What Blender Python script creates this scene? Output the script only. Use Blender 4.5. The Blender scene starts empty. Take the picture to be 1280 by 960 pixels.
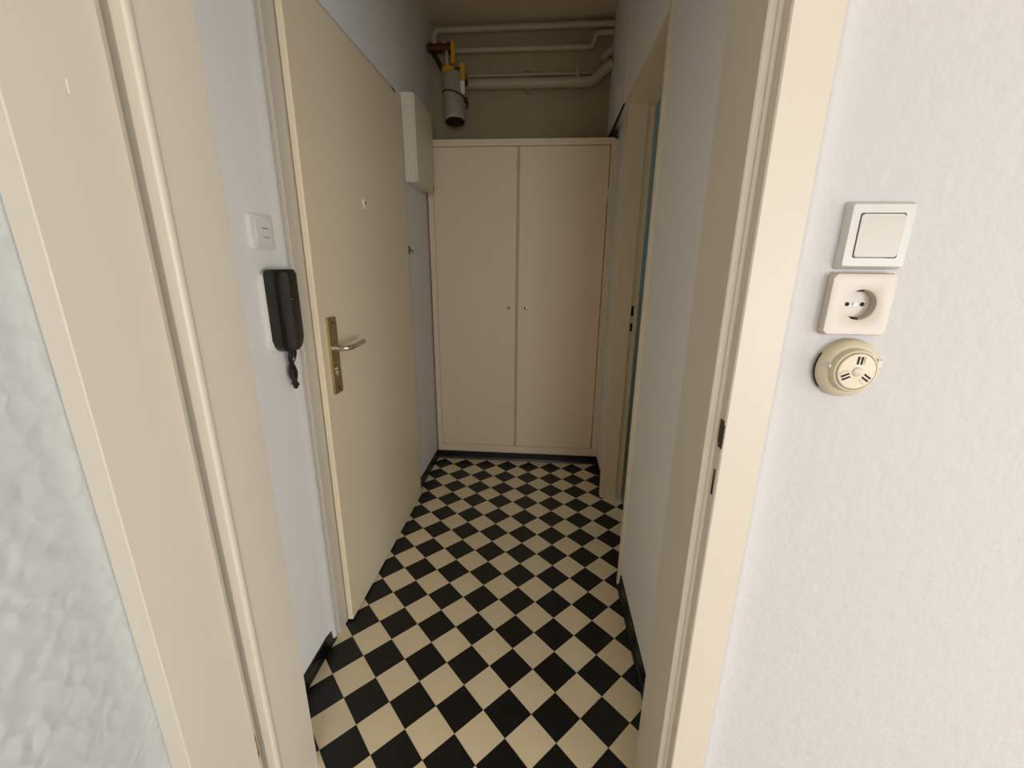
import bpy, bmesh, math, random
from mathutils import Vector, Matrix
random.seed(7)
PI = math.pi
scene = bpy.context.scene
C = scene.collection

# ------------------------------------------------------------------ camera, light, exposure
cam_d = bpy.data.cameras.new('camera')
cam = bpy.data.objects.new('camera', cam_d)
C.objects.link(cam)
scene.camera = cam
F_PX = 519.92
cam_d.sensor_fit = 'HORIZONTAL'
cam_d.sensor_width = 36.0
cam_d.lens = F_PX / 1280.0 * 36.0
cam_d.clip_start = 0.02
fwd = Vector((-0.0726505, 0.95962316, -0.27174491)).normalized()
ROLL = 0.553
yaw = math.atan2(-fwd.x, fwd.y)
right0 = Vector((math.cos(yaw), math.sin(yaw), 0.0))
up0 = right0.cross(fwd)
cr, sr = math.cos(math.radians(ROLL)), math.sin(math.radians(ROLL))
right = right0 * cr + up0 * sr
up = right.cross(fwd)
M = Matrix((right, up, -fwd)).transposed().to_4x4()
M.translation = Vector((0.0736, -0.9793, 1.2563))
cam.matrix_world = M

world = bpy.data.worlds.new('world')
scene.world = world
world.use_nodes = True
bg = world.node_tree.nodes['Background']
bg.inputs['Color'].default_value = (0.92, 0.96, 1.0, 1)
bg.inputs['Strength'].default_value = 1.0

# daylight from behind the camera; unseen door and windows sized to fit the light
for (lx, ly, rz, wx, hz, zc, watt) in ((0.60, -3.66, 0.0, 0.62, 2.10, 1.25, 27.0), (3.00, -3.66, 0.0, 2.00, 1.20, 0.78, 92.0), (4.56, -2.00, PI / 2, 2.40, 1.20, 0.78, 50.0)):
    ld = bpy.data.lights.new('window_daylight', 'AREA')
    ld.shape = 'RECTANGLE'
    ld.size = wx
    ld.size_y = hz
    ld.energy = watt
    ld.color = (0.95, 1.0, 1.06)
    lo = bpy.data.objects.new('window_daylight', ld)
    C.objects.link(lo)
    lo.location = (lx, ly, zc)
    lo.rotation_euler = (PI / 2, 0, rz)

vs = scene.view_settings
vs.view_transform = 'Standard'
vs.look = 'None'
vs.gamma = 1.0
vs.use_curve_mapping = False
vs.exposure = -0.1

# ------------------------------------------------------------------ helpers
def srgb(r, g, b):
    def f(c):
        c /= 255.0
        return c / 12.92 if c <= 0.04045 else ((c + 0.055) / 1.055) ** 2.4
    return (f(r), f(g), f(b), 1.0)

def mat(name, col, rough=0.5, metal=0.0, var=0.04, vscale=3.0, bump=0.0, bscale=40.0, bdist=0.01, detail=4.0, spots=None, stretch=None):
    m = bpy.data.materials.new(name)
    m.use_nodes = True
    nt = m.node_tree
    N, L = nt.nodes, nt.links
    b = N['Principled BSDF']
    b.inputs['Roughness'].default_value = rough
    b.inputs['Metallic'].default_value = metal
    tc = N.new('ShaderNodeTexCoord')
    src = tc.outputs['Object']
    if stretch:
        mp = N.new('ShaderNodeMapping')
        mp.inputs['Scale'].default_value = stretch
        L.new(src, mp.inputs['Vector'])
        src = mp.outputs['Vector']
    n = N.new('ShaderNodeTexNoise')
    n.inputs['Scale'].default_value = vscale
    n.inputs['Detail'].default_value = 5
    L.new(src, n.inputs['Vector'])
    r = N.new('ShaderNodeValToRGB')
    e = r.color_ramp.elements
    e[0].position, e[1].position = 0.3, 0.7
    e[0].color = tuple(c * (1 - var) for c in col[:3]) + (1,)
    e[1].color = tuple(min(1, c * (1 + var)) for c in col[:3]) + (1,)
    L.new(n.outputs['Fac'], r.inputs['Fac'])
    out = r.outputs['Color']
    if spots:
        n2 = N.new('ShaderNodeTexNoise')
        n2.inputs['Scale'].default_value = spots[1]
        n2.inputs['Detail'].default_value = 6
        L.new(tc.outputs['Object'], n2.inputs['Vector'])
        r2 = N.new('ShaderNodeValToRGB')
        r2.color_ramp.elements[0].position = spots[2]
        r2.color_ramp.elements[1].position = spots[2] + 0.03
        L.new(n2.outputs['Fac'], r2.inputs['Fac'])
        mx = N.new('ShaderNodeMix')
        mx.data_type = 'RGBA'
        L.new(r2.outputs['Color'], mx.inputs['Factor'])
        L.new(out, mx.inputs['A'])
        mx.inputs['B'].default_value = spots[0]
        out = mx.outputs['Result']
    L.new(out, b.inputs['Base Color'])
    if bump:
        n3 = N.new('ShaderNodeTexNoise')
        n3.inputs['Scale'].default_value = bscale
        n3.inputs['Detail'].default_value = detail
        L.new(src, n3.inputs['Vector'])
        bp = N.new('ShaderNodeBump')
        bp.inputs['Strength'].default_value = bump
        bp.inputs['Distance'].default_value = bdist
        L.new(n3.outputs['Fac'], bp.inputs['Height'])
        L.new(bp.outputs['Normal'], b.inputs['Normal'])
    return m

MT = {}
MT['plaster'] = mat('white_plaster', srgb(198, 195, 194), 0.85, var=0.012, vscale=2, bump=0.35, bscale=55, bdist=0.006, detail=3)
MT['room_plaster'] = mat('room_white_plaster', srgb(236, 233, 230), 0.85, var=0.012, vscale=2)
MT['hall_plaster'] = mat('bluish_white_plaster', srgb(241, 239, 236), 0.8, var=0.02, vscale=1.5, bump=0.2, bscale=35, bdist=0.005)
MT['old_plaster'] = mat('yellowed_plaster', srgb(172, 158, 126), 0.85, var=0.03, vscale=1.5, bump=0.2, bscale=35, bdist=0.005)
MT['ceiling'] = mat('ceiling_paint', srgb(222, 207, 178), 0.9, var=0.03, vscale=2, bump=0.1, bscale=40)
MT['cream'] = mat('cream_gloss_paint', srgb(213, 204, 188), 0.45, var=0.02, vscale=2.5, bump=0.10, bscale=14, bdist=0.004, stretch=(1, 1, 0.25))
MT['cream_dark'] = mat('cream_entry_door_paint', srgb(235, 219, 188), 0.42, var=0.03, vscale=1.8, bump=0.06, bscale=20, bdist=0.004, stretch=(1, 1, 0.3))
MT['cupboard'] = mat('off_white_cupboard_paint', srgb(243, 224, 196), 0.5, var=0.025, vscale=2.0, bump=0.06, bscale=25, bdist=0.004, stretch=(1, 1, 0.3))
MT['white_trim'] = mat('white_trim_paint', srgb(238, 228, 208), 0.4, var=0.02, vscale=6, bump=0.12, bscale=30, bdist=0.003)
MT['black_tile'] = mat('black_floor_tile', srgb(13, 13, 13), 0.42, var=0.25, vscale=9, bump=0.04, bscale=60, bdist=0.002)
MT['white_tile'] = mat('cream_floor_tile', srgb(240, 224, 190), 0.42, var=0.03, vscale=6, bump=0.04, bscale=60, bdist=0.002, spots=(srgb(150, 135, 110), 38.0, 0.74))
MT['slab'] = mat('floor_slab', srgb(186, 164, 132), 0.6, var=0.15, vscale=4)
MT['baseboard'] = mat('black_skirting', srgb(14, 14, 15), 0.35, var=0.3, vscale=20, bump=0.15, bscale=40, bdist=0.003)
MT['black_plastic'] = mat('black_plastic', srgb(36, 31, 27), 0.28, var=0.05)
MT['grey_plastic'] = mat('dark_grey_plastic', srgb(66, 64, 62), 0.25, var=0.05)
MT['white_plastic'] = mat('white_plastic', srgb(240, 238, 232), 0.3, var=0.01)
MT['ivory_plastic'] = mat('ivory_plastic', srgb(232, 222, 206), 0.32, var=0.015)
MT['switch_white'] = mat('switch_white_plastic', srgb(204, 202, 196), 0.35, var=0.01)
MT['switch_rocker'] = mat('switch_rocker_plastic', srgb(196, 191, 181), 0.35, var=0.01)
MT['socket_ivory'] = mat('socket_ivory_plastic', srgb(198, 187, 173), 0.35, var=0.015)
MT['buzzer_cream'] = mat('buzzer_cream_plastic', srgb(200, 190, 164), 0.4, var=0.05, vscale=30)
MT['buzzer_cap'] = mat('buzzer_cap_plastic', srgb(212, 198, 170), 0.4, var=0.03, vscale=20)
MT['aged_plastic'] = mat('aged_ivory_plastic', srgb(224, 210, 180), 0.4, var=0.03, vscale=20)
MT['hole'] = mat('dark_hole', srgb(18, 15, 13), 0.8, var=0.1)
MT['rust'] = mat('worn_lock_recess', srgb(62, 48, 34), 0.8, var=0.4, vscale=60)
MT['worn'] = mat('worn_brown_paint', srgb(150, 128, 98), 0.7, var=0.3, vscale=80)
MT['brass'] = mat('aged_brass', srgb(176, 158, 112), 0.35, metal=0.85, var=0.1, vscale=15)
MT['chrome'] = mat('satin_chrome', srgb(206, 202, 190), 0.28, metal=0.9, var=0.04)
MT['pipe'] = mat('white_pipe_paint', srgb(192, 178, 150), 0.45, var=0.04, vscale=8)
MT['canister'] = mat('grey_canister_metal', srgb(172, 165, 146), 0.4, metal=0.1, var=0.05, vscale=10)
MT['yellow'] = mat('yellow_valve_paint', srgb(226, 164, 22), 0.4, var=0.06, vscale=15)
MT['red_brown'] = mat('brown_fitting_metal', srgb(92, 52, 34), 0.45, metal=0.5, var=0.25, vscale=25)
MT['dark_metal'] = mat('dark_metal', srgb(58, 48, 38), 0.45, metal=0.5, var=0.2, vscale=25)
MT['teal'] = mat('pale_teal_bathroom_tile', srgb(176, 200, 196), 0.3, var=0.03)

def glass_mat():
    m = bpy.data.materials.new('hammered_glass')
    m.use_nodes = True
    N, L = m.node_tree.nodes, m.node_tree.links
    b = N['Principled BSDF']
    b.inputs['Base Color'].default_value = (0.93, 0.985, 1.0, 1)
    b.inputs['Roughness'].default_value = 0.10
    b.inputs['IOR'].default_value = 1.45
    b.inputs['Transmission Weight'].default_value = 0.62
    tc = N.new('ShaderNodeTexCoord')
    nz = N.new('ShaderNodeTexNoise'); nz.inputs['Scale'].default_value = 18
    L.new(tc.outputs['Object'], nz.inputs['Vector'])
    mx = N.new('ShaderNodeMix'); mx.data_type = 'RGBA'; mx.inputs['Factor'].default_value = 0.04
    L.new(tc.outputs['Object'], mx.inputs['A']); L.new(nz.outputs['Color'], mx.inputs['B'])
    v = N.new('ShaderNodeTexVoronoi'); v.feature = 'SMOOTH_F1'
    v.inputs['Scale'].default_value = 40; v.inputs['Smoothness'].default_value = 0.3
    L.new(mx.outputs['Result'], v.inputs['Vector'])
    bp = N.new('ShaderNodeBump'); bp.inputs['Strength'].default_value = 0.42; bp.inputs['Distance'].default_value = 0.012
    L.new(v.outputs['Distance'], bp.inputs['Height'])
    L.new(bp.outputs['Normal'], b.inputs['Normal'])
    return m
MT['glass'] = glass_mat()

ORG = {}
def link(o, parent, origin):
    C.objects.link(o)
    if parent:
        o.parent = parent
        ORG[o.name] = ORG[parent.name]
    else:
        ORG[o.name] = origin

def thing(name, loc, label=None, cat=None, group=None, kind=None):
    o = bpy.data.objects.new(name, None)
    o.empty_display_size = 0.05
    o.location = loc
    C.objects.link(o)
    ORG[o.name] = Vector(loc)
    return tag(o, label, cat, group, kind)

def tag(o, label=None, cat=None, group=None, kind=None):
    if label: o['label'] = label
    if cat: o['category'] = cat
    if group: o['group'] = group
    if kind: o['kind'] = kind
    return o

def obj(name, bm, m, parent=None, smooth=False, label=None):
    """bm holds world coordinates; the object's origin is its thing's origin or its own base."""
    if parent:
        org = ORG[parent.name]
    else:
        xs = [v.co for v in bm.verts]
        lo_ = Vector((min(v.x for v in xs), min(v.y for v in xs), min(v.z for v in xs)))
        hi_ = Vector((max(v.x for v in xs), max(v.y for v in xs), max(v.z for v in xs)))
        org = Vector(((lo_.x + hi_.x) / 2, (lo_.y + hi_.y) / 2, lo_.z))
    bmesh.ops.translate(bm, verts=bm.verts, vec=-org)
    bmesh.ops.recalc_face_normals(bm, faces=bm.faces)
    me = bpy.data.meshes.new(name)
    bm.to_mesh(me)
    bm.free()
    me.materials.append(MT[m])
    if smooth:
        for p in me.polygons: p.use_smooth = True
        try: me.set_sharp_from_angle(angle=math.radians(38))
        except Exception: pass
    o = bpy.data.objects.new(name, me)
    C.objects.link(o)
    if parent:
        o.parent = parent
        ORG[o.name] = ORG[parent.name]
    else:
        o.location = org
        ORG[o.name] = org
    if label: o['label'] = label
    return o

def box(bm, x0, x1, y0, y1, z0, z1, bev=0.0, seg=2):
    t = bmesh.new()
    bmesh.ops.create_cube(t, size=1.0)
    for v in t.verts:
        v.co = Vector(((x0 + x1) / 2 + v.co.x * (x1 - x0), (y0 + y1) / 2 + v.co.y * (y1 - y0), (z0 + z1) / 2 + v.co.z * (z1 - z0)))
    if bev:
        bmesh.ops.bevel(t, geom=t.edges[:], offset=bev, segments=seg, profile=0.5, affect='EDGES')
    merge(bm, t)
    return bm

def merge(bm, t):
    me = bpy.data.meshes.new('tmp')
    t.to_mesh(me); t.free()
    bm.from_mesh(me)
    bpy.data.meshes.remove(me)

def B(*boxes, bev=0.0, seg=2):
    bm = bmesh.new()
    for b in boxes: box(bm, *b, bev=bev, seg=seg)
    return bm

def prism(bm, poly, lo_, hi_, axis='z', bev=0.0, seg=2):
    """extrude a 2D polygon along an axis: z (x,y), y (x,z), x (y,z)"""
    def P(a, b, c):
        return {'z': (a, b, c), 'y': (a, c, b), 'x': (c, a, b)}[axis]
    t = bmesh.new()
    v0 = [t.verts.new(P(a, b, lo_)) for a, b in poly]
    v1 = [t.verts.new(P(a, b, hi_)) for a, b in poly]
    n = len(poly)
    t.faces.new(v0); t.faces.new(v1)
    for i in range(n):
        t.faces.new((v0[i], v0[(i + 1) % n], v1[(i + 1) % n], v1[i]))
    if bev:
        bmesh.ops.bevel(t, geom=t.edges[:], offset=bev, segments=seg, profile=0.5, affect='EDGES')
    merge(bm, t)
    return bm

def rrect(a0, a1, b0, b1, r, n=5):
    pts = []
    for (ca, cb, s) in ((a1 - r, b1 - r, 0), (a0 + r, b1 - r, 1), (a0 + r, b0 + r, 2), (a1 - r, b0 + r, 3)):
        for k in range(n + 1):
            t = s * PI / 2 + k * PI / 2 / n
            pts.append((ca + r * math.cos(t), cb + r * math.sin(t)))
    return pts

def lathe(bm, prof, origin, axis, n=32, cap=True):
    """prof: list of (radius, height) along axis from origin"""
    a = Vector(axis).normalized()
    t = a.orthogonal().normalized()
    s = a.cross(t)
    rings = []
    for r, h in prof:
        if r < 1e-6:
            rings.append([bm.verts.new(Vector(origin) + a * h)])
        else:
            rings.append([bm.verts.new(Vector(origin) + a * h + (t * math.cos(2 * PI * k / n) + s * math.sin(2 * PI * k / n)) * r) for k in range(n)])
    for i in range(len(rings) - 1):
        p, q = rings[i], rings[i + 1]
        for k in range(n):
            k2 = (k + 1) % n
            if len(p) == 1 and len(q) == 1: continue
            if len(p) == 1: bm.faces.new((p[0], q[k2], q[k]))
            elif len(q) == 1: bm.faces.new((p[k], p[k2], q[0]))
            else: bm.faces.new((p[k], p[k2], q[k2], q[k]))
    if cap:
        for rr in (rings[0], rings[-1]):
            if len(rr) > 2: bm.faces.new(rr)
    return bm

def tube(bm, pts, r, n=14, rc=0.0, nc=6):
    pts = [Vector(p) for p in pts]
    path = [pts[0]]
    for i in range(1, len(pts) - 1):
        p, a, b = pts[i], pts[i - 1], pts[i + 1]
        if rc:
            d1, d2 = (a - p), (b - p)
            k = min(rc, d1.length * 0.49, d2.length * 0.49)
            s, e = p + d1.normalized() * k, p + d2.normalized() * k
            for j in range(nc + 1):
                t = j / nc
                path.append(s * (1 - t) ** 2 + p * 2 * t * (1 - t) + e * t ** 2)
        else:
            path.append(p)
    path.append(pts[-1])
    tan = []
    for i in range(len(path)):
        a = path[max(i - 1, 0)]; b = path[min(i + 1, len(path) - 1)]
        tan.append((b - a).normalized())
    nrm = tan[0].orthogonal().normalized()
    rings = []
    for i, p in enumerate(path):
        nrm = (nrm - tan[i] * nrm.dot(tan[i])).normalized()
        bi = tan[i].cross(nrm)
        rings.append([bm.verts.new(p + (nrm * math.cos(2 * PI * k / n) + bi * math.sin(2 * PI * k / n)) * r) for k in range(n)])
    for i in range(len(rings) - 1):
        for k in range(n):
            bm.faces.new((rings[i][k], rings[i][(k + 1) % n], rings[i + 1][(k + 1) % n], rings[i + 1][k]))
    bm.faces.new(rings[0]); bm.faces.new(rings[-1])
    return bm

# ------------------------------------------------------------------ main dimensions (metres)
ZC = 2.57                         # ceiling
XL, XR = -0.625, 0.418            # hall side walls
YB = 1.80                         # hall back wall
YF0, YF1 = -0.385, -0.245         # doorway wall, room side and hall side
DL, DR = -0.480, 0.322            # doorway reveal faces
YCUP = 1.575                      # cupboard front

# ------------------------------------------------------------------ floor with separate tiles
floor = obj('floor', B((-1.5, 4.7, -3.8, 2.3, -0.12, -0.004)), 'slab')
tag(floor, 'floor of the hall laid with black and cream diagonal checker tiles', 'floor', kind='structure')

def clip(poly, x0, x1, y0, y1):
    def cut(ps, f, g):
        o = []
        for i in range(len(ps)):
            a, b = ps[i], ps[(i + 1) % len(ps)]
            fa, fb = f(a), f(b)
            if fa >= 0: o.append(a)
            if (fa >= 0) != (fb >= 0):
                t = fa / (fa - fb)
                o.append((a[0] + (b[0] - a[0]) * t, a[1] + (b[1] - a[1]) * t))
        return o
    for f in (lambda p: p[0] - x0, lambda p: x1 - p[0], lambda p: p[1] - y0, lambda p: y1 - p[1]):
        poly = cut(poly, f, None)
        if len(poly) < 3: return []
    return poly

TS = 0.1
S2 = math.sqrt(0.5) * TS
GAP = 0.0007
half = S2 - GAP
full = [(0, -half), (half, 0), (0, half), (-half, 0)]
def tile_mesh(poly, cx, cy, m):
    bm = bmesh.new()
    prism(bm, [(x - cx, y - cy) for x, y in poly], -0.004, 0.0)
    bmesh.ops.recalc_face_normals(bm, faces=bm.faces)
    me = bpy.data.meshes.new('tile')
    bm.to_mesh(me); bm.free()
    me.materials.append(MT[m])
    return me
full_me = {m: tile_mesh(full, 0, 0, m) for m in ('black_tile', 'white_tile')}
RA = (-0.632, 0.424, -0.386, 1.600)       # hall
RB = (0.424, 0.535, 0.500, 1.165)         # threshold of the side doorway
RD = (0.424, 0.450, 1.165, 1.600)         # strip up to the cupboard
forg = floor.location.copy()
for i in range(-14, 26):
    for j in range(-14, 26):
        cx, cy = (i - j) * S2, (i + j + 1) * S2
        poly = [(cx + a, cy + b) for a, b in full]
        pa = clip(poly, *RA)
        pb = clip(poly, *RB)
        pc = clip(poly, *RD)
        if not pa and not pb and not pc: continue
        m = 'black_tile' if (i + j) % 2 == 0 else 'white_tile'
        inside = (RA[0] <= cx - half and cx + half <= RA[1] and RA[2] <= cy - half and cy + half <= RA[3])
        if inside:
            me = full_me[m]
        else:
            ex = [p for p in (pa, pb, pc) if p]
            area = sum(abs(sum(p[k][0] * p[(k + 1) % len(p)][1] - p[(k + 1) % len(p)][0] * p[k][1] for k in range(len(p)))) / 2 for p in ex)
            if area < 2e-5: continue
            bm = bmesh.new()
            for p in ex: prism(bm, [(x - cx, y - cy) for x, y in p], -0.004, 0.0)
            bmesh.ops.recalc_face_normals(bm, faces=bm.faces)
            me = bpy.data.meshes.new('tile')
            bm.to_mesh(me); bm.free()
            me.materials.append(MT[m])
        o = bpy.data.objects.new('floor_tile', me)
        C.objects.link(o)
        o.parent = floor
        o.location = Vector((cx, cy, 0)) - forg

# ------------------------------------------------------------------ room shell
def struct(name, bm, m, label, cat, smooth=False):
    return tag(obj(name, bm, m, None, smooth), label, cat, kind='structure')

struct('ceiling', B((-1.5, 4.7, -3.8, 2.3, ZC, ZC + 0.1)), 'ceiling', 'dim off-white ceiling over the hall', 'ceiling')

# wall that holds the near doorway
bm = bmesh.new()
box(bm, -1.4, -0.556, YF0, YF1, 0, ZC)
box(bm, -0.556, 0.396, YF0, YF1, 2.06, ZC)
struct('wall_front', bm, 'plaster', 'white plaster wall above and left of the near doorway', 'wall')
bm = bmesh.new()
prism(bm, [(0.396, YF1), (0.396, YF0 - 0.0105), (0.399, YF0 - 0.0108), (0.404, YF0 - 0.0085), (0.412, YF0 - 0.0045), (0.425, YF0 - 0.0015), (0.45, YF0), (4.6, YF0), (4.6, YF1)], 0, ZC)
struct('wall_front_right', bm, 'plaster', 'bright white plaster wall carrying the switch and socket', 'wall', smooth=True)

# hall left wall (entry doorway cut out between y 0.145 and 1.10)
bm = bmesh.new()
rb = [(XL - 0.12, YF1), (XL, YF1), (XL, 0.085), (XL + 0.004, 0.105), (XL + 0.008, 0.122), (XL + 0.008, 0.134), (XL + 0.003, 0.143), (XL - 0.004, 0.146), (XL - 0.12, 0.146)]
prism(bm, rb, 0, ZC)
box(bm, XL - 0.12, XL, 0.146, YB, 2.0, ZC)
box(bm, XL - 0.12, XL, 1.095, YB, 0, 2.0)
struct('wall_left', bm, 'hall_plaster', 'bluish white hall wall around the cream entry door', 'wall', smooth=True)

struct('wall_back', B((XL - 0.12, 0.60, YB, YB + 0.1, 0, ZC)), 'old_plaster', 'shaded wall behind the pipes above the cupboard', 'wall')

# hall right wall with the side doorway
YO0, YO1, ZO = 0.485, 1.150, 1.985
bm = bmesh.new()
box(bm, XR, XR + 0.12, YF1, YO0, 0, ZC)
box(bm, 0.412, XR + 0.12, YO0, 1.245, ZO, ZC)
box(bm, 0.408, XR + 0.12, 1.245, YB, ZO, ZC)
box(bm, 0.446, XR + 0.12, YO1 + 0.05, YB, 0, ZO)
struct('wall_right', bm, 'hall_plaster', 'greyish white hall wall pierced by the narrow side doorway', 'wall')

bm = bmesh.new()  # solid near-black wedge that paints the shade in the slit below the overhang
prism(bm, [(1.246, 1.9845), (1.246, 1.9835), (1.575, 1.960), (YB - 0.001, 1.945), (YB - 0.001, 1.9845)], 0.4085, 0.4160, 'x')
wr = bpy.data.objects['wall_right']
obj('slit_shade_strip', bm, 'hole', wr, label='dark strip painting the shade of the slit under the upper wall')

# the room behind the camera: shell, and windows shaped to fit the light
struct('wall_room_left', B((-1.4, -1.3, -3.7, YF0, 0, ZC)), 'room_plaster', 'white wall of the room behind the open glazed door', 'wall')
bm = bmesh.new()
box(bm, 4.5, 4.6, -3.7, -3.24, 0, ZC); box(bm, 4.5, 4.6, -0.76, YF1, 0, ZC)
box(bm, 4.5, 4.6, -3.24, -0.76, 0, 0.16); box(bm, 4.5, 4.6, -3.24, -0.76, 1.40, ZC)
struct('wall_room_right', bm, 'room_plaster', 'white side wall with a low window behind the camera', 'wall')
bm = bmesh.new()
for (x0, x1) in ((-1.4, 0.26), (0.94, 1.96), (4.04, 4.6)): box(bm, x0, x1, -3.7, -3.6, 0, ZC)
for (x0, x1, zt) in ((0.26, 0.94, 2.34), (1.96, 4.04, 1.40)):
    box(bm, x0, x1, -3.7, -3.6, 0, 0.16); box(bm, x0, x1, -3.7, -3.6, zt, ZC)
struct('wall_window', bm, 'room_plaster', 'white wall with balcony door and window behind the camera', 'wall')
for n_, (x0, x1, zt, lab) in enumerate(((0.26, 0.94, 2.34, 'white framed balcony door behind the camera'), (1.96, 4.04, 1.40, 'wide white framed window, unseen behind the camera, shaped for the light'))):
    w = thing('window_%d' % (n_ + 1), ((x0 + x1) / 2, -3.65, 0.16), lab, 'window', kind='structure')
    obj('window_frame', B((x0, x0 + 0.04, -3.65, -3.61, 0.16, zt), (x1 - 0.04, x1, -3.65, -3.61, 0.16, zt), (x0 + 0.04, x1 - 0.04, -3.65, -3.61, 0.16, 0.20), (x0 + 0.04, x1 - 0.04, -3.65, -3.61, zt - 0.04, zt)), 'white_trim', w)
w = thing('window_3', (4.55, -2.0, 0.16), 'white framed side window, unseen behind the camera, shaped for the light', 'window', kind='structure')
obj('window_frame', B((4.51, 4.55, -3.24, -3.20, 0.16, 1.40), (4.51, 4.55, -0.80, -0.76, 0.16, 1.40), (4.51, 4.55, -3.20, -0.80, 0.16, 0.20), (4.51, 4.55, -3.20, -0.80, 1.36, 1.40)), 'white_trim', w)

# small room beyond the side doorway, with an added lamp for its presumed daylight
sd = bpy.data.lights.new('side_room_fill', 'AREA')
sd.shape = 'RECTANGLE'; sd.size = 0.5; sd.size_y = 0.7; sd.energy = 1.6; sd.color = (0.95, 1.0, 1.04)
so = bpy.data.objects.new('side_room_fill', sd)
C.objects.link(so)
so.location = (1.78, 1.0, 1.7); so.rotation_euler = (PI / 2, 0, PI / 2)
bm = bmesh.new()
box(bm, 0.56, 1.9, 1.95, 2.05, 0, ZC); box(bm, 1.8, 1.9, 0.0, 1.95, 0, ZC); box(bm, 0.56, 1.9, -0.1, 0.0, 0, ZC)
struct('wall_side_room', bm, 'teal', 'pale teal wall glimpsed through the side doorway', 'wall')

# ------------------------------------------------------------------ skirting
def skirt(name, poly, lo_, hi_, axis, label):
    bm = bmesh.new()
    prism(bm, poly, lo_, hi_, axis)
    struct(name, bm, 'baseboard', label, 'skirting')
H = 0.052
skirt('baseboard_left', [(XL, 0), (XL + 0.010, 0), (XL + 0.009, 0.006), (XL + 0.006, 0.016), (XL + 0.005, H), (XL, H)], YF1, 0.13, 'y', 'short black skirting under the intercom handset')
skirt('baseboard_left_far', [(XL, 0), (XL + 0.010, 0), (XL + 0.009, 0.006), (XL + 0.006, 0.016), (XL + 0.005, H), (XL, H)], 1.105, YCUP - 0.005, 'y', 'black skirting between entry door and cupboard')
skirt('baseboard_right', [(XR, 0), (XR - 0.016, 0), (XR - 0.014, 0.006), (XR - 0.007, 0.016), (XR - 0.005, H), (XR, H)], YF1, YO0 - 0.018, 'y', 'black skirting along the white right hall wall')
skirt('baseboard_right_far', [(0.446, 0), (0.436, 0), (0.440, 0.016), (0.441, H), (0.446, H)], YO1 + 0.051, YCUP - 0.005, 'y', 'short black skirting between side doorway and cupboard')
skirt('baseboard_back', [(YCUP, 0), (YCUP - 0.012, 0), (YCUP - 0.008, 0.014), (YCUP - 0.006, H), (YCUP, H)], XL + 0.006, 0.440, 'x', 'long black skirting under the white cupboard')

# ------------------------------------------------------------------ near doorway frame
t = thing('trim_1', (-0.08, -0.32, 0), 'cream painted wooden frame of the near doorway', 'door frame', kind='structure')
YR = -0.375   # rebate face
YCs = -0.397  # casing face
bm = bmesh.new()
bead = [(DL + 0.004 * math.sin(a) if 0 < a < PI else DL, YR + 0.016 - 0.008 * (1 - math.cos(a))) for a in [PI * k / 8 for k in range(9)]]
prism(bm, [(DL, YF1 - 0.0), (DL, YR + 0.020)] + bead + [(DL - 0.001, YR), (DL - 0.017, YR), (DL - 0.018, YR + 0.001), (DL - 0.018, YR + 0.012), (-0.556, YR + 0.012), (-0.556, YF1)], 0, 2.06)
obj('post', bm, 'cream', t, smooth=True)
bm = bmesh.new()
prism(bm, [(DR, YF1), (DR, YR + 0.002), (DR + 0.002, YR), (DR + 0.009, YR), (DR + 0.010, YR - 0.004), (DR + 0.016, YR - 0.004), (DR + 0.016, YCs + 0.002), (DR + 0.018, YCs), (0.396, YCs), (0.396, YF1)], 0, 2.06)
obj('post', bm, 'cream', t, smooth=True)
obj('header', B((DL - 0.0, DR, YR, YF1, 2.0, 2.06), (DL - 0.02, DR + 0.016, YCs, YR, 2.015, 2.06)), 'cream', t)
# lock recesses cut by the latch, on the rebate of the right post
obj('latch_recess', B((DR + 0.0154, DR + 0.0165, YCs + 0.0035, YR - 0.006, 1.008, 1.044), (DR + 0.0156, DR + 0.0165, YCs + 0.001, YR - 0.008, 1.001, 1.038)), 'rust', t, label='worn dark latch hole')
obj('bolt_recess', B((DR + 0.0154, DR + 0.0163, YCs + 0.008, YR - 0.009, 0.922, 0.964)), 'hole', t, label='narrow dark bolt slot')

# ------------------------------------------------------------------ open glazed door leaf on the left
t = thing('door_2', (-0.52, -0.80, 0), 'open cream door with a large hammered glass pane', 'door', kind='structure')
LX0, LX1 = -0.572, -0.500
SY0, SY1 = -0.383, -0.522           # near-hinge stile
LY = -1.215
ZB, ZT = 0.01, 1.98
bm = bmesh.new()
box(bm, LX0, LX1, SY1, SY0 - 0.007, ZB, ZT, bev=0.0015)
box(bm, LX0, LX1 - 0.016, SY0 - 0.008, SY0 + 0.015, ZB, ZT)
obj('hinge_stile', bm, 'cream', t)
obj('lock_stile', B((LX0, LX1, LY, LY + 0.115, ZB, ZT), bev=0.0015), 'cream', t)
obj('bottom_rail', B((LX0, LX1, LY + 0.115, SY1, ZB, 0.24), bev=0.001), 'cream', t)
obj('top_rail', B((LX0, LX1, LY + 0.115, SY1, ZT - 0.11, ZT), bev=0.001), 'cream', t)
gp = obj('glass_pane', B((-0.539, -0.534, LY + 0.115, SY1, 0.24, ZT - 0.11)), 'glass', t, label='hammered obscure glass')
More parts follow.
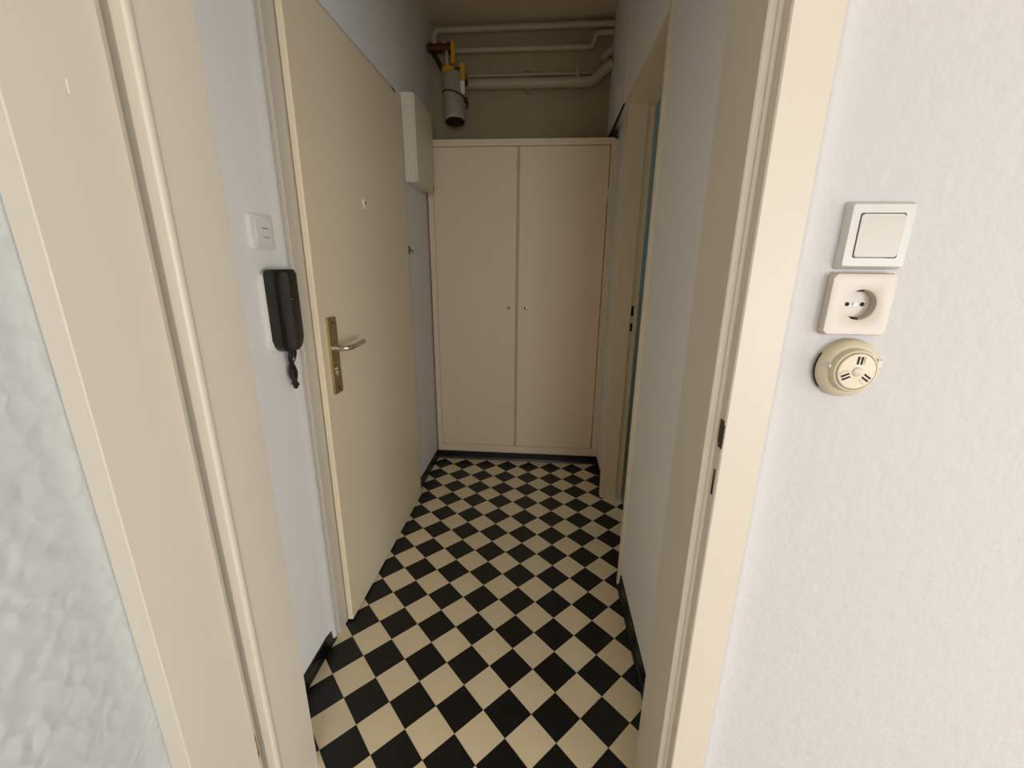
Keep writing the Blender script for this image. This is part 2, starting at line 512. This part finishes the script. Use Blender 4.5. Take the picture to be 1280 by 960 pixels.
# worn paint at the groove next to the frame
def blob(cx, cz, rx, rz, y, n=14, seed=1, axis='y'):
    rnd = random.Random(seed)
    bm = bmesh.new()
    prism(bm, [(cx + rx * (0.7 + 0.5 * rnd.random()) * math.cos(2 * PI * k / n), cz + rz * (0.7 + 0.5 * rnd.random()) * math.sin(2 * PI * k / n)) for k in range(n)], y - 0.0006, y, axis)
    return bm
obj('worn_paint_patch', blob(-0.3795, 0.262, 0.0100, 0.052, LX1 - 0.0154, seed=4, axis='x'), 'worn', t, label='brown worn paint low in the groove')
obj('chipped_hole', blob(-0.3795, 0.238, 0.0070, 0.014, LX1 - 0.0150, seed=9, axis='x'), 'hole', t, label='dark chip low in the groove')
obj('paint_scuff', B((LX1, LX1 + 0.0004, -0.4510, -0.4490, 1.450, 1.466)), 'white_trim', t, label='small pale scuff')

# ------------------------------------------------------------------ entry door (door_1)
t = thing('door_1', (-0.60, 0.63, 0), 'closed cream flush entry door in the left hall wall', 'door', kind='structure')
DX = -0.590
bm = bmesh.new()
prism(bm, [(XL - 0.10, 0.148), (XL + 0.010, 0.148), (XL + 0.012, 0.152), (XL + 0.012, 0.212), (XL + 0.002, 0.214), (XL + 0.002, 0.225), (XL - 0.10, 0.225)], 0, 2.0)
obj('frame_post', bm, 'cream', t)
obj('frame_post', B((XL - 0.10, XL + 0.012, 1.045, 1.095, 0, 2.0)), 'cream', t)
obj('frame_head', B((XL - 0.10, XL + 0.012, 0.148, 1.095, 1.962, 2.0), bev=0.001), 'cream', t)
leaf = obj('leaf', B((XL + 0.016, DX, 0.203, 1.075, 0.008, 1.968), bev=0.0025), 'cream_dark', t)
obj('leaf_core', B((XL - 0.03, XL + 0.016, 0.228, 1.04, 0.008, 1.955)), 'cream_dark', t)
bm = bmesh.new()
prism(bm, rrect(0.242, 0.290, 0.858, 1.100, 0.003), DX, DX + 0.009, 'x', bev=0.0012)
hp = obj('handle_plate', bm, 'brass', t, label='long aged brass handle plate')
for z in (1.083, 0.875):
    bm = bmesh.new(); lathe(bm, [(0.0045, 0), (0.0035, 0.0015), (0, 0.0018)], (DX + 0.009, 0.266, z), (1, 0, 0), n=12)
    obj('screw', bm, 'dark_metal', hp)
bm = bmesh.new()
lathe(bm, [(0.0125, 0), (0.0125, 0.004), (0.010, 0.006), (0.010, 0.012)], (DX + 0.009, 0.266, 1.004), (1, 0, 0), n=20)
tube(bm, [(DX + 0.010, 0.266, 1.004), (DX + 0.050, 0.266, 1.004), (DX + 0.056, 0.30, 1.004), (DX + 0.050, 0.385, 1.006)], 0.0085, n=12, rc=0.018)
lv = obj('lever', bm, 'chrome', t, smooth=True, label='satin metal lever handle')
bm = bmesh.new()
lathe(bm, [(0.0085, 0), (0.0085, 0.004), (0.0075, 0.005), (0, 0.005)], (DX + 0.009, 0.266, 0.938), (1, 0, 0), n=18)
box(bm, DX + 0.009, DX + 0.0135, 0.261, 0.271, 0.916, 0.936, bev=0.001)
kc = obj('lock_cylinder', bm, 'chrome', t, smooth=True)
obj('keyhole', B((DX + 0.0135, DX + 0.0146, 0.2648, 0.2672, 0.932, 0.944)), 'hole', kc)
bm = bmesh.new()
lathe(bm, [(0.019, 0), (0.019, 0.003), (0.015, 0.006), (0.009, 0.006), (0.008, 0.004), (0, 0.004)], (DX, 0.607, 1.472), (1, 0, 0), n=28)
ph = obj('peephole', bm, 'ivory_plastic', t, smooth=True, label='round ivory peephole')
bm = bmesh.new(); lathe(bm, [(0.006, 0), (0.006, 0.001), (0, 0.001)], (DX + 0.004, 0.607, 1.472), (1, 0, 0), n=16)
obj('peephole_lens', bm, 'grey_plastic', ph)

# ------------------------------------------------------------------ side doorway frame on the right
t = thing('trim_2', (0.47, 0.82, 0), 'frame of the narrow side doorway in the right hall wall', 'door frame', kind='structure')
bm = bmesh.new()
prism(bm, [(0.406, 0.470), (0.404, 0.476), (0.404, 0.486), (0.408, 0.493), (0.416, 0.496), (0.538, 0.496), (0.538, YO0), (XR, YO0), (XR, 0.468), (0.410, 0.468)], 0.004, ZO)
obj('casing', bm, 'white_trim', t, smooth=True, label='rounded white edge strip')
bm = bmesh.new()
prism(bm, [(0.419, YO1 + 0.002), (0.421, YO1), (0.502, YO1), (0.502, YO1 + 0.018), (0.538, YO1 + 0.018), (0.538, YO1 + 0.05), (0.419, YO1 + 0.05)], 0, ZO)
post = obj('post', bm, 'cream_dark', t)
obj('head_lining', B((0.413, 0.538, 0.496, YO1 + 0.05, ZO - 0.035, ZO)), 'cream_dark', t)
obj('latch_hole', B((0.507, 0.519, YO1 + 0.0172, YO1 + 0.0186, 1.022, 1.072)), 'hole', t)
obj('bolt_hole', B((0.507, 0.519, YO1 + 0.0172, YO1 + 0.0186, 0.945, 0.985)), 'hole', t)
obj('strip', B((0.404, 0.412, 1.225, 1.245, ZO, ZC), bev=0.001), 'white_trim', t, label='narrow upright white batten above the doorway')

# door leaf of the side room, standing open inside it
t = thing('door_3', (0.57, 0.62, 0), 'door of the side room standing open', 'door', kind='structure')
obj('leaf', B((0.545, 1.19, 0.43, 0.47, 0.01, 1.95), bev=0.002), 'cream_dark', t)

# ------------------------------------------------------------------ built-in cupboard
t = thing('built_in_cupboard', (-0.095, 1.68, 0), 'tall off-white built-in cupboard with two flush doors at the hall end', 'cupboard')
CX0, CX1 = -0.615, 0.428
CZ = 1.932
obj('body', B((CX0, CX0 + 0.018, YCUP + 0.02, YB - 0.003, 0.0, CZ - 0.02), (CX1 - 0.018, CX1, YCUP + 0.02, YB - 0.003, 0.0, CZ - 0.02), (CX0 + 0.018, CX1 - 0.018, YB - 0.012, YB - 0.003, 0.0, CZ - 0.02)), 'cupboard', t)
obj('top_panel', B((CX0, CX1, YCUP + 0.02, YB - 0.003, CZ - 0.02, CZ)), 'cupboard', t)
obj('side_frame', B((CX0, -0.584, YCUP, YCUP + 0.02, 0.053, CZ), bev=0.001), 'cupboard', t)
obj('side_frame', B((0.408, CX1, YCUP, YCUP + 0.02, 0.053, CZ), bev=0.001), 'cupboard', t)
obj('top_rail', B((-0.584, 0.408, YCUP, YCUP + 0.02, 1.897, CZ), bev=0.001), 'cupboard', t)
obj('bottom_rail', B((-0.584, 0.408, YCUP, YCUP + 0.02, 0.053, 0.103), bev=0.001), 'cupboard', t)
obj('centre_post', B((-0.106, -0.085, YCUP + 0.028, YCUP + 0.040, 0.060, 1.910)), 'cupboard', t, label='narrow recessed post between the doors')
for (x0, x1, kx, hx, s) in ((-0.582, -0.1030, -0.145, -0.578, 1), (-0.0890, 0.404, -0.041, 0.400, -1)):
    d = obj('door', B((x0, x1, YCUP - 0.004, YCUP + 0.016, 0.106, 1.894), bev=0.0025), 'cupboard', t)
    bm = bmesh.new(); lathe(bm, [(0.0125, 0), (0.0120, 0.0015), (0.008, 0.003), (0.004, 0.003), (0.0035, 0.0015), (0, 0.0015)], (kx, YCUP - 0.004, 1.014), (0, -1, 0), n=20)
    k = obj('keyhole_plate', bm, 'chrome', d, smooth=True)
    bm = bmesh.new(); lathe(bm, [(0.0062, 0), (0.0062, 0.004), (0.004, 0.006), (0, 0.006)], (kx + 0.0015 * s, YCUP - 0.006, 1.0145), (0, -1, 0), n=10)
    obj('key_stub', bm, 'dark_metal', d)
    for hz in (0.372, 1.655):
        bm = bmesh.new(); tube(bm, [(hx + 0.004 * -s, YCUP - 0.006, hz - 0.032), (hx + 0.004 * -s, YCUP - 0.006, hz + 0.032)], 0.0035, n=8)
        obj('hinge', bm, 'cupboard', d)
bm = bmesh.new(); box(bm, CX1 + 0.0005, 0.4455, YCUP - 0.001, YCUP + 0.015, 0.053, CZ - 0.01)
obj('filler_strip', bm, 'white_trim', t, label='white filler strip against the right wall')

# ------------------------------------------------------------------ white box on the left wall
t = thing('fuse_box', (-0.594, 1.345, 1.648), 'white wall box high on the left wall beside the cupboard', 'fuse box')
obj('body', B((XL + 0.001, -0.566, 1.190, 1.500, 1.648, 2.030), bev=0.003), 'white_trim', t)
obj('door', B((-0.566, -0.558, 1.193, 1.497, 1.652, 2.026), bev=0.002), 'white_trim', t)
obj('latch', B((-0.558, -0.553, 1.470, 1.482, 1.655, 1.675), bev=0.001), 'brass', t)

# little wall hook between door and cupboard
t = thing('wall_hook', (XL, 1.205, 1.31), 'small dark metal hook on the left wall under the white box', 'hook')
bm = bmesh.new(); prism(bm, rrect(1.198, 1.212, 1.312, 1.352, 0.003), XL, XL + 0.003, 'x')
obj('plate', bm, 'dark_metal', t)
bm = bmesh.new(); tube(bm, [(XL + 0.002, 1.205, 1.335), (XL + 0.014, 1.205, 1.333), (XL + 0.020, 1.205, 1.318), (XL + 0.018, 1.205, 1.326)], 0.0025, n=8, rc=0.006)
obj('prong', bm, 'dark_metal', t)

# ------------------------------------------------------------------ light switch by the intercom
t = thing('light_switch', (XL, 0.048, 1.29), 'square white wall switch above the black intercom handset', 'light switch')
bm = bmesh.new()
prism(bm, rrect(0.007, 0.089, 1.290, 1.372, 0.006), XL, XL + 0.009, 'x', bev=0.002)
obj('plate', bm, 'white_plastic', t, smooth=True)
bm = bmesh.new()
prism(bm, rrect(0.020, 0.076, 1.303, 1.359, 0.004), XL + 0.009, XL + 0.0105, 'x', bev=0.0006)
rk = obj('rocker', bm, 'white_plastic', t)
obj('slot', B((XL + 0.0103, XL + 0.011, 0.042, 0.066, 1.3395, 1.3412)), 'hole', rk)
obj('slot', B((XL + 0.0103, XL + 0.011, 0.042, 0.066, 1.3190, 1.3203)), 'grey_plastic', rk)

# ------------------------------------------------------------------ intercom handset
t = thing('intercom_phone', (XL, 0.075, 1.03), 'black intercom handset on a white wall plate left of the entry door', 'intercom')
bm = bmesh.new()
prism(bm, rrect(0.016, 0.118, 1.040, 1.236, 0.010), XL, XL + 0.014, 'x', bev=0.002)
obj('wall_plate', bm, 'white_plastic', t, smooth=True, label='white wall plate')
bm = bmesh.new()
def taper(y0, y1, z0, z1, rb_, rt):
    p = []
    for (ca, cb, s, r) in ((y1 - rt, z1 - rt, 0, rt), (y0 + rt, z1 - rt, 1, rt), (y0 + rb_, z0 + rb_, 2, rb_), (y1 - rb_, z0 + rb_, 3, rb_)):
        for k in range(7):
            a = s * PI / 2 + k * PI / 12
            p.append((ca + r * math.cos(a), cb + r * math.sin(a)))
    return p
prism(bm, taper(0.014, 0.112, 1.036, 1.244, 0.030, 0.010), XL + 0.014, XL + 0.040, 'x', bev=0.004, seg=3)
bd = obj('body', bm, 'black_plastic', t, smooth=True)
bm = bmesh.new()
prism(bm, taper(0.038, 0.064, 1.042, 1.238, 0.008, 0.005), XL + 0.0395, XL + 0.047, 'x', bev=0.003, seg=2)
obj('handset_ridge', bm, 'grey_plastic', t, smooth=True, label='dark grey raised grip')
obj('seam', B((XL + 0.0398, XL + 0.0406, 0.066, 0.109, 1.172, 1.1745)), 'hole', bd)
obj('door_button', B((XL + 0.0398, XL + 0.0425, 0.068, 0.080, 1.168, 1.171), bev=0.0005), 'chrome', bd)
bm = bmesh.new()
ct = (XL + 0.022, 0.072)
pts = []
for k in range(25):
    a = k / 24
    z = 1.044 - 0.106 * a
    w_ = 0.012 * abs(math.sin(a * PI * 2.0)) * (1 if a < 0.5 else 1.1)
    ph_ = a * PI * 2
    pts.append((ct[0] + 0.006 * math.cos(ph_), ct[1] + 0.012 * math.sin(a * PI * 2), z))
tube(bm, pts, 0.0058, n=8)
pts2 = [(ct[0] + 0.006 - 0.012 * (k / 24), ct[1] - 0.012 * math.sin(k / 24 * PI * 2), 1.044 - 0.106 * k / 24) for k in range(25)]
tube(bm, pts2, 0.0058, n=8)
lathe(bm, [(0.007, 0), (0.006, 0.008), (0.003, 0.011), (0, 0.011)], (ct[0], ct[1], 0.938), (0, 0, -1), n=10)
obj('cord', bm, 'black_plastic', t, smooth=True, label='twisted black cord loop')

# ------------------------------------------------------------------ switch, socket and round fitting on the bright wall
YW = YF0
def square_frame(cx, cz, s, y0, y1, slope, r, inner):
    """hollow square plate facing -y, sloped towards the outside"""
    bm = bmesh.new()
    o0 = rrect(cx - s / 2, cx + s / 2, cz - s / 2, cz + s / 2, r)
    h2 = s / 2 - slope
    o1 = rrect(cx - h2, cx + h2, cz - h2, cz + h2, max(r * 0.6, 0.001))
    i1 = rrect(cx - inner / 2, cx + inner / 2, cz - inner / 2, cz + inner / 2, 0.0025)
    rings = [[bm.verts.new((x, y, z)) for x, z in pl] for pl, y in ((o0, y0), (o0, y0 - 0.003), (o1, y1), (i1, y1), (i1, y0))]
    n = len(o0)
    for a, b in zip(rings, rings[1:]):
        for k in range(n): bm.faces.new((a[k], a[(k + 1) % n], b[(k + 1) % n], b[k]))
    return bm
t = thing('rocker_switch', (0.490, YW, 1.259), 'square white rocker light switch topmost on the bright wall', 'light switch')
obj('frame', square_frame(0.4865, 1.2975, 0.081, YW, YW - 0.011, 0.004, 0.004, 0.0535), 'switch_white', t, smooth=True)
obj('shadow_gap', B((0.459, 0.514, YW - 0.0035, YW - 0.0005, 1.270, 1.325)), 'grey_plastic', t)
bm = bmesh.new()
prism(bm, rrect(0.4610, 0.5120, 1.2720, 1.3230, 0.003), YW - 0.0125, YW - 0.0036, 'y', bev=0.001)
obj('rocker', bm, 'switch_rocker', t)

t = thing('power_socket', (0.488, YW, 1.173), 'square ivory power socket with round recess under the rocker switch', 'power socket')
SCX, SCZ, SR = 0.4825, 1.2125, 0.0195
bm = bmesh.new()
n = 48
outer = []
for k in range(n):
    a = 2 * PI * (k + 0.5) / n
    c_, s_ = math.cos(a), math.sin(a)
    m_ = 0.0400 / max(abs(c_), abs(s_))
    outer.append((c_ * m_, s_ * m_))
def ring(f, y): return [bm.verts.new((SCX + a, y, SCZ + b)) for a, b in f]
circ = lambda r: [(r * math.cos(2 * PI * (k + 0.5) / n), r * math.sin(2 * PI * (k + 0.5) / n)) for k in range(n)]
rs = [ring(outer, YW), ring(outer, YW - 0.008), ring([(a * 0.965, b * 0.965) for a, b in outer], YW - 0.012), ring(circ(SR + 0.002), YW - 0.0135), ring(circ(SR), YW - 0.0125), ring(circ(SR - 0.001), YW - 0.0004)]
for a, b in zip(rs, rs[1:]):
    for k in range(n): bm.faces.new((a[k], a[(k + 1) % n], b[(k + 1) % n], b[k]))
bm.faces.new(rs[-1])
obj('plate', bm, 'socket_ivory', t, smooth=True)
bm = bmesh.new(); lathe(bm, [(SR - 0.0012, 0), (SR - 0.0012, 0.0012), (0, 0.0012)], (SCX, YW - 0.0006, SCZ), (0, -1, 0), n=32)
ins = obj('insert', bm, 'socket_ivory', t)
for dx in (-0.0095, 0.0095):
    bm = bmesh.new(); lathe(bm, [(0.0027, 0), (0.0027, 0.0006), (0, 0.0006)], (SCX + dx, YW - 0.0018, SCZ), (0, -1, 0), n=14)
    obj('pin_hole', bm, 'hole', ins)
bm = bmesh.new(); lathe(bm, [(0.0024, 0), (0.0024, 0.0012), (0.001, 0.0014), (0, 0.0010)], (SCX, YW - 0.0018, SCZ), (0, -1, 0), n=14)
obj('centre_screw', bm, 'chrome', ins)
for s in (-1, 1):
    obj('earth_contact', B((SCX - 0.0028, SCX + 0.0028, YW - 0.0095, YW - 0.0015, SCZ + s * (SR - 0.0028), SCZ + s * (SR - 0.0008)) if s > 0 else (SCX - 0.0028, SCX + 0.0028, YW - 0.0095, YW - 0.0015, SCZ - SR + 0.0008, SCZ - SR + 0.0028)), 'hole', ins)

t = thing('round_wall_fitting', (0.490, YW, 1.087), 'round aged cream wall fitting with slotted cap under the socket', 'buzzer')
RC = (0.4885, YW, 1.1265)
bm = bmesh.new(); lathe(bm, [(0.0405, 0), (0.0405, 0.006), (0.0390, 0.010), (0.035, 0.014), (0.0320, 0.016), (0, 0.016)], RC, (0, -1, 0), n=40)
obj('base', bm, 'buzzer_cream', t, smooth=True)
bm = bmesh.new(); lathe(bm, [(0.0300, 0.0), (0.0295, 0.005), (0.0275, 0.008), (0.0255, 0.0085), (0.0250, 0.006), (0, 0.006)], (RC[0], YW - 0.0155, RC[2]), (0, -1, 0), n=40)
obj('housing', bm, 'buzzer_cream', t, smooth=True)
bm = bmesh.new(); lathe(bm, [(0.0244, 0.0), (0.0244, 0.003), (0.0232, 0.0045), (0.0, 0.0055)], (RC[0], YW - 0.0213, RC[2]), (0, -1, 0), n=40)
cp = obj('cap', bm, 'buzzer_cap', t, smooth=True, label='cream cap with three pairs of slots')
bm = bmesh.new(); lathe(bm, [(0.0065, 0), (0.0065, 0.0012), (0.0055, 0.0018), (0, 0.0018)], (RC[0], YW - 0.0260, RC[2]), (0, -1, 0), n=24)
obj('cap_button', bm, 'socket_ivory', cp, smooth=True)
for k in range(3):
    a0 = math.radians(86 + 120 * k)
    for off in (-0.0062, -0.0018, 0.0028):
        d = Vector((math.cos(a0), 0, math.sin(a0))); n_ = Vector((-math.sin(a0), 0, math.cos(a0)))
        c_ = Vector((RC[0], 0, RC[2])) + d * 0.0150 + n_ * off
        tb = bmesh.new(); box(tb, -0.0052, 0.0052, -0.0009, 0.0007, -0.0011, 0.0011)
        bmesh.ops.rotate(tb, verts=tb.verts, cent=(0, 0, 0), matrix=Matrix(((d.x, 0, n_.x), (0, 1, 0), (d.z, 0, n_.z))))
        bmesh.ops.translate(tb, verts=tb.verts, vec=(c_.x, YW - 0.0259, c_.z))
        obj('slot', tb, 'hole' if off > -0.005 else 'buzzer_cream', cp)
bm = bmesh.new(); tube(bm, [(RC[0] - 0.034, YW - 0.012, RC[2] + 0.006), (RC[0] - 0.031, YW - 0.021, RC[2] + 0.006)], 0.0028, n=10)
obj('screw', bm, 'chrome', t)
bm = bmesh.new(); box(bm, RC[0] + 0.024, RC[0] + 0.031, YW - 0.024, YW - 0.012, RC[2] + 0.004, RC[2] + 0.016, bev=0.001)
obj('clip', bm, 'socket_ivory', t)
bm = bmesh.new()
tube(bm, [(RC[0] - 0.0408 * math.cos(a), YW - 0.004, RC[2] + 0.0408 * math.sin(a)) for a in [math.radians(-42 + 8 * k) for k in range(10)]], 0.0012, n=6)
obj('gap', bm, 'hole', t)

# ------------------------------------------------------------------ pipes above the cupboard
YP = 1.752
def pipe(name, pts, r, label, rc=0.03):
    bm = bmesh.new(); tube(bm, pts, r, n=16, rc=rc)
    return tag(obj(name, bm, 'pipe', None, smooth=True), label, 'pipe', 'white pipes above the cupboard')
pipe('water_pipe', [(-0.590, YP, 2.42), (-0.590, YP, 2.522), (0.4075, YP, 2.530)], 0.0165, 'topmost white pipe running just under the hall ceiling', rc=0.04)
pipe('water_pipe', [(-0.500, YP, 2.424), (0.292, YP, 2.424), (0.312, YP, 2.488), (0.4075, YP, 2.490)], 0.0145, 'second white pipe from the ceiling, stepping up at its right end', rc=0.025)
pipe('water_pipe', [(-0.40, YP + 0.032, 2.311), (0.345, YP + 0.032, 2.313)], 0.0095, 'thinnest white pipe, third below the ceiling')
p4 = pipe('drain_pipe', [(-0.398, YP, 2.258), (0.305, YP, 2.258), (0.362, YP, 2.318), (0.4075, YP - 0.01, 2.338)], 0.0275, 'thick white lowest pipe bending up at the right wall', rc=0.05)
pipe('pipe_stub', [(0.352, YP - 0.01, 2.358), (0.372, YP - 0.01, 2.385), (0.4075, YP - 0.01, 2.408)], 0.020, 'short fat white pipe stub at the right wall above the thick pipe', rc=0.02)
for x, z0, z1 in ((-0.059, 2.220, 2.328), (0.217, 2.285, 2.328)):
    bm = bmesh.new()
    box(bm, x - 0.009, x + 0.009, YP + 0.015 if x < 0 else YP - 0.005, YB - 0.001, z1 - 0.004, z1, bev=0.001)
    if x < 0:
        box(bm, x - 0.009, x + 0.009, YP + 0.043, YB - 0.001, z0, z1, bev=0.001)
        box(bm, x - 0.009, x + 0.009, YP - 0.020, YB - 0.001, z0, z0 + 0.006, bev=0.001)
    else:
        box(bm, x - 0.009, x + 0.009, YP - 0.003, YP + 0.012, z0 + 0.0, z1, bev=0.001)
    tag(obj('pipe_bracket', bm, 'pipe'), 'white bracket clamping the middle of the thick pipe' if x < 0 else 'small white bracket on the thin pipe near its right end', 'bracket', 'pipe brackets')
bm = bmesh.new()
tube(bm, [(0.262 + 0.034 * math.cos(a), YP - 0.032, 2.206 + 0.036 * math.sin(a)) for a in [math.radians(125 - 12 * k) for k in range(18)]], 0.0024, n=6)
tag(obj('wire_loop', bm, 'pipe'), 'thin pale wire loop hanging from the thick pipe', 'wire')

# ------------------------------------------------------------------ canister with yellow valves
GY = 1.665
t = thing('valve_canister', (-0.470, GY, 2.03), 'grey cylindrical canister with yellow collar and valve levers hanging by the pipes', 'valve')
bm = bmesh.new(); lathe(bm, [(0.056, 0), (0.059, 0.004), (0.060, 0.02), (0.060, 0.225), (0.054, 0.24), (0.040, 0.246)], (-0.470, GY, 2.030), (0, 0, 1), n=36)
tiltM = Matrix.Rotation(math.radians(-9), 4, 'X') @ Matrix.Rotation(math.radians(-3), 4, 'Y')
def tilt(bm):
    bmesh.ops.rotate(bm, verts=bm.verts, cent=(-0.475, GY, 2.275), matrix=tiltM.to_3x3()); return bm
tilt(bm)
cn = obj('body', bm, 'canister', t, smooth=True)
bm = bmesh.new(); lathe(bm, [(0.053, 0), (0.053, -0.006), (0.044, -0.010), (0, -0.010)], (-0.470, GY, 2.032), (0, 0, 1), n=32)
tilt(bm)
obj('bottom_cap', bm, 'dark_metal', cn, smooth=True, label='dark bottom cap')
bm = bmesh.new(); lathe(bm, [(0.036, 0.0), (0.041, 0.004), (0.041, 0.030), (0.036, 0.034), (0.0, 0.034)], (-0.490, GY, 2.272), (0, 0, 1), n=28)
obj('collar', bm, 'yellow', t, smooth=True, label='yellow collar')
bm = bmesh.new()
tube(bm, [(-0.470 + 0.0625 * math.cos(a), GY + 0.0625 * math.sin(a), 2.160 - 0.018 * math.cos(a)) for a in [2 * PI * k / 28 for k in range(29)]], 0.0035, n=7)
tube(bm, [(-0.410, GY - 0.005, 2.140), (-0.395, GY - 0.012, 2.118), (-0.398, GY - 0.012, 2.088)], 0.0045, n=7)
box(bm, -0.418, -0.392, GY - 0.018, GY + 0.002, 2.122, 2.146, bev=0.003)
tilt(bm)
obj('strap', bm, 'dark_metal', t, smooth=True, label='dark strap with hanging end')
bm = bmesh.new(); prism(bm, rrect(-0.421, -0.397, 2.163, 2.226, 0.003), GY - 0.052, GY - 0.048, 'y', bev=0.0008)
tube(bm, [(-0.409, GY - 0.05, 2.222), (-0.412, GY - 0.03, 2.245)], 0.0015, n=6)
obj('tag', bm, 'white_plastic', t, label='small white tag')
bm = bmesh.new()
tube(bm, [(-0.607, GY, 2.402), (-0.462, GY, 2.402)], 0.019, n=14)
for x in (-0.598, -0.548, -0.498): lathe(bm, [(0.026, 0), (0.026, 0.016)], (x, GY, 2.402), (1, 0, 0), n=8)
tube(bm, [(-0.590, GY, 2.402), (-0.590, YP, 2.42)], 0.020, n=12)
tube(bm, [(-0.500, GY, 2.402), (-0.500, YP, 2.424)], 0.018, n=12)
obj('brown_fitting', bm, 'red_brown', t, smooth=True, label='brown pipe fitting')
bm = bmesh.new(); tube(bm, [(-0.585, GY, 2.392), (-0.522, GY, 2.290)], 0.012, n=10)
obj('brace', bm, 'dark_metal', t, smooth=True)
bm = bmesh.new(); tube(bm, [(-0.500, GY - 0.005, 2.392), (-0.500, GY - 0.005, 2.300)], 0.0085, n=10)
obj('stem', bm, 'pipe', t, smooth=True)
bm = bmesh.new(); prism(bm, rrect(-0.473, -0.452, 2.318, 2.418, 0.008), GY - 0.030, GY - 0.022, 'y', bev=0.002)
tube(bm, [(-0.462, GY - 0.024, 2.402), (-0.462, GY, 2.402)], 0.007, n=8)
obj('lever', bm, 'yellow', t, label='upper yellow valve lever')
bm = bmesh.new(); tube(bm, [(-0.462, GY, 2.285), (-0.418, GY, 2.285)], 0.024, n=12)
tube(bm, [(-0.418, GY, 2.285), (-0.418, YP, 2.262)], 0.016, n=10)
obj('lower_fitting', bm, 'red_brown', t, smooth=True)
bm = bmesh.new(); prism(bm, rrect(-0.425, -0.398, 2.232, 2.318, 0.010), GY - 0.034, GY - 0.026, 'y', bev=0.002)
tube(bm, [(-0.414, GY - 0.028, 2.290), (-0.418, GY, 2.288)], 0.007, n=8)
obj('lever', bm, 'yellow', t, label='lower yellow valve lever')
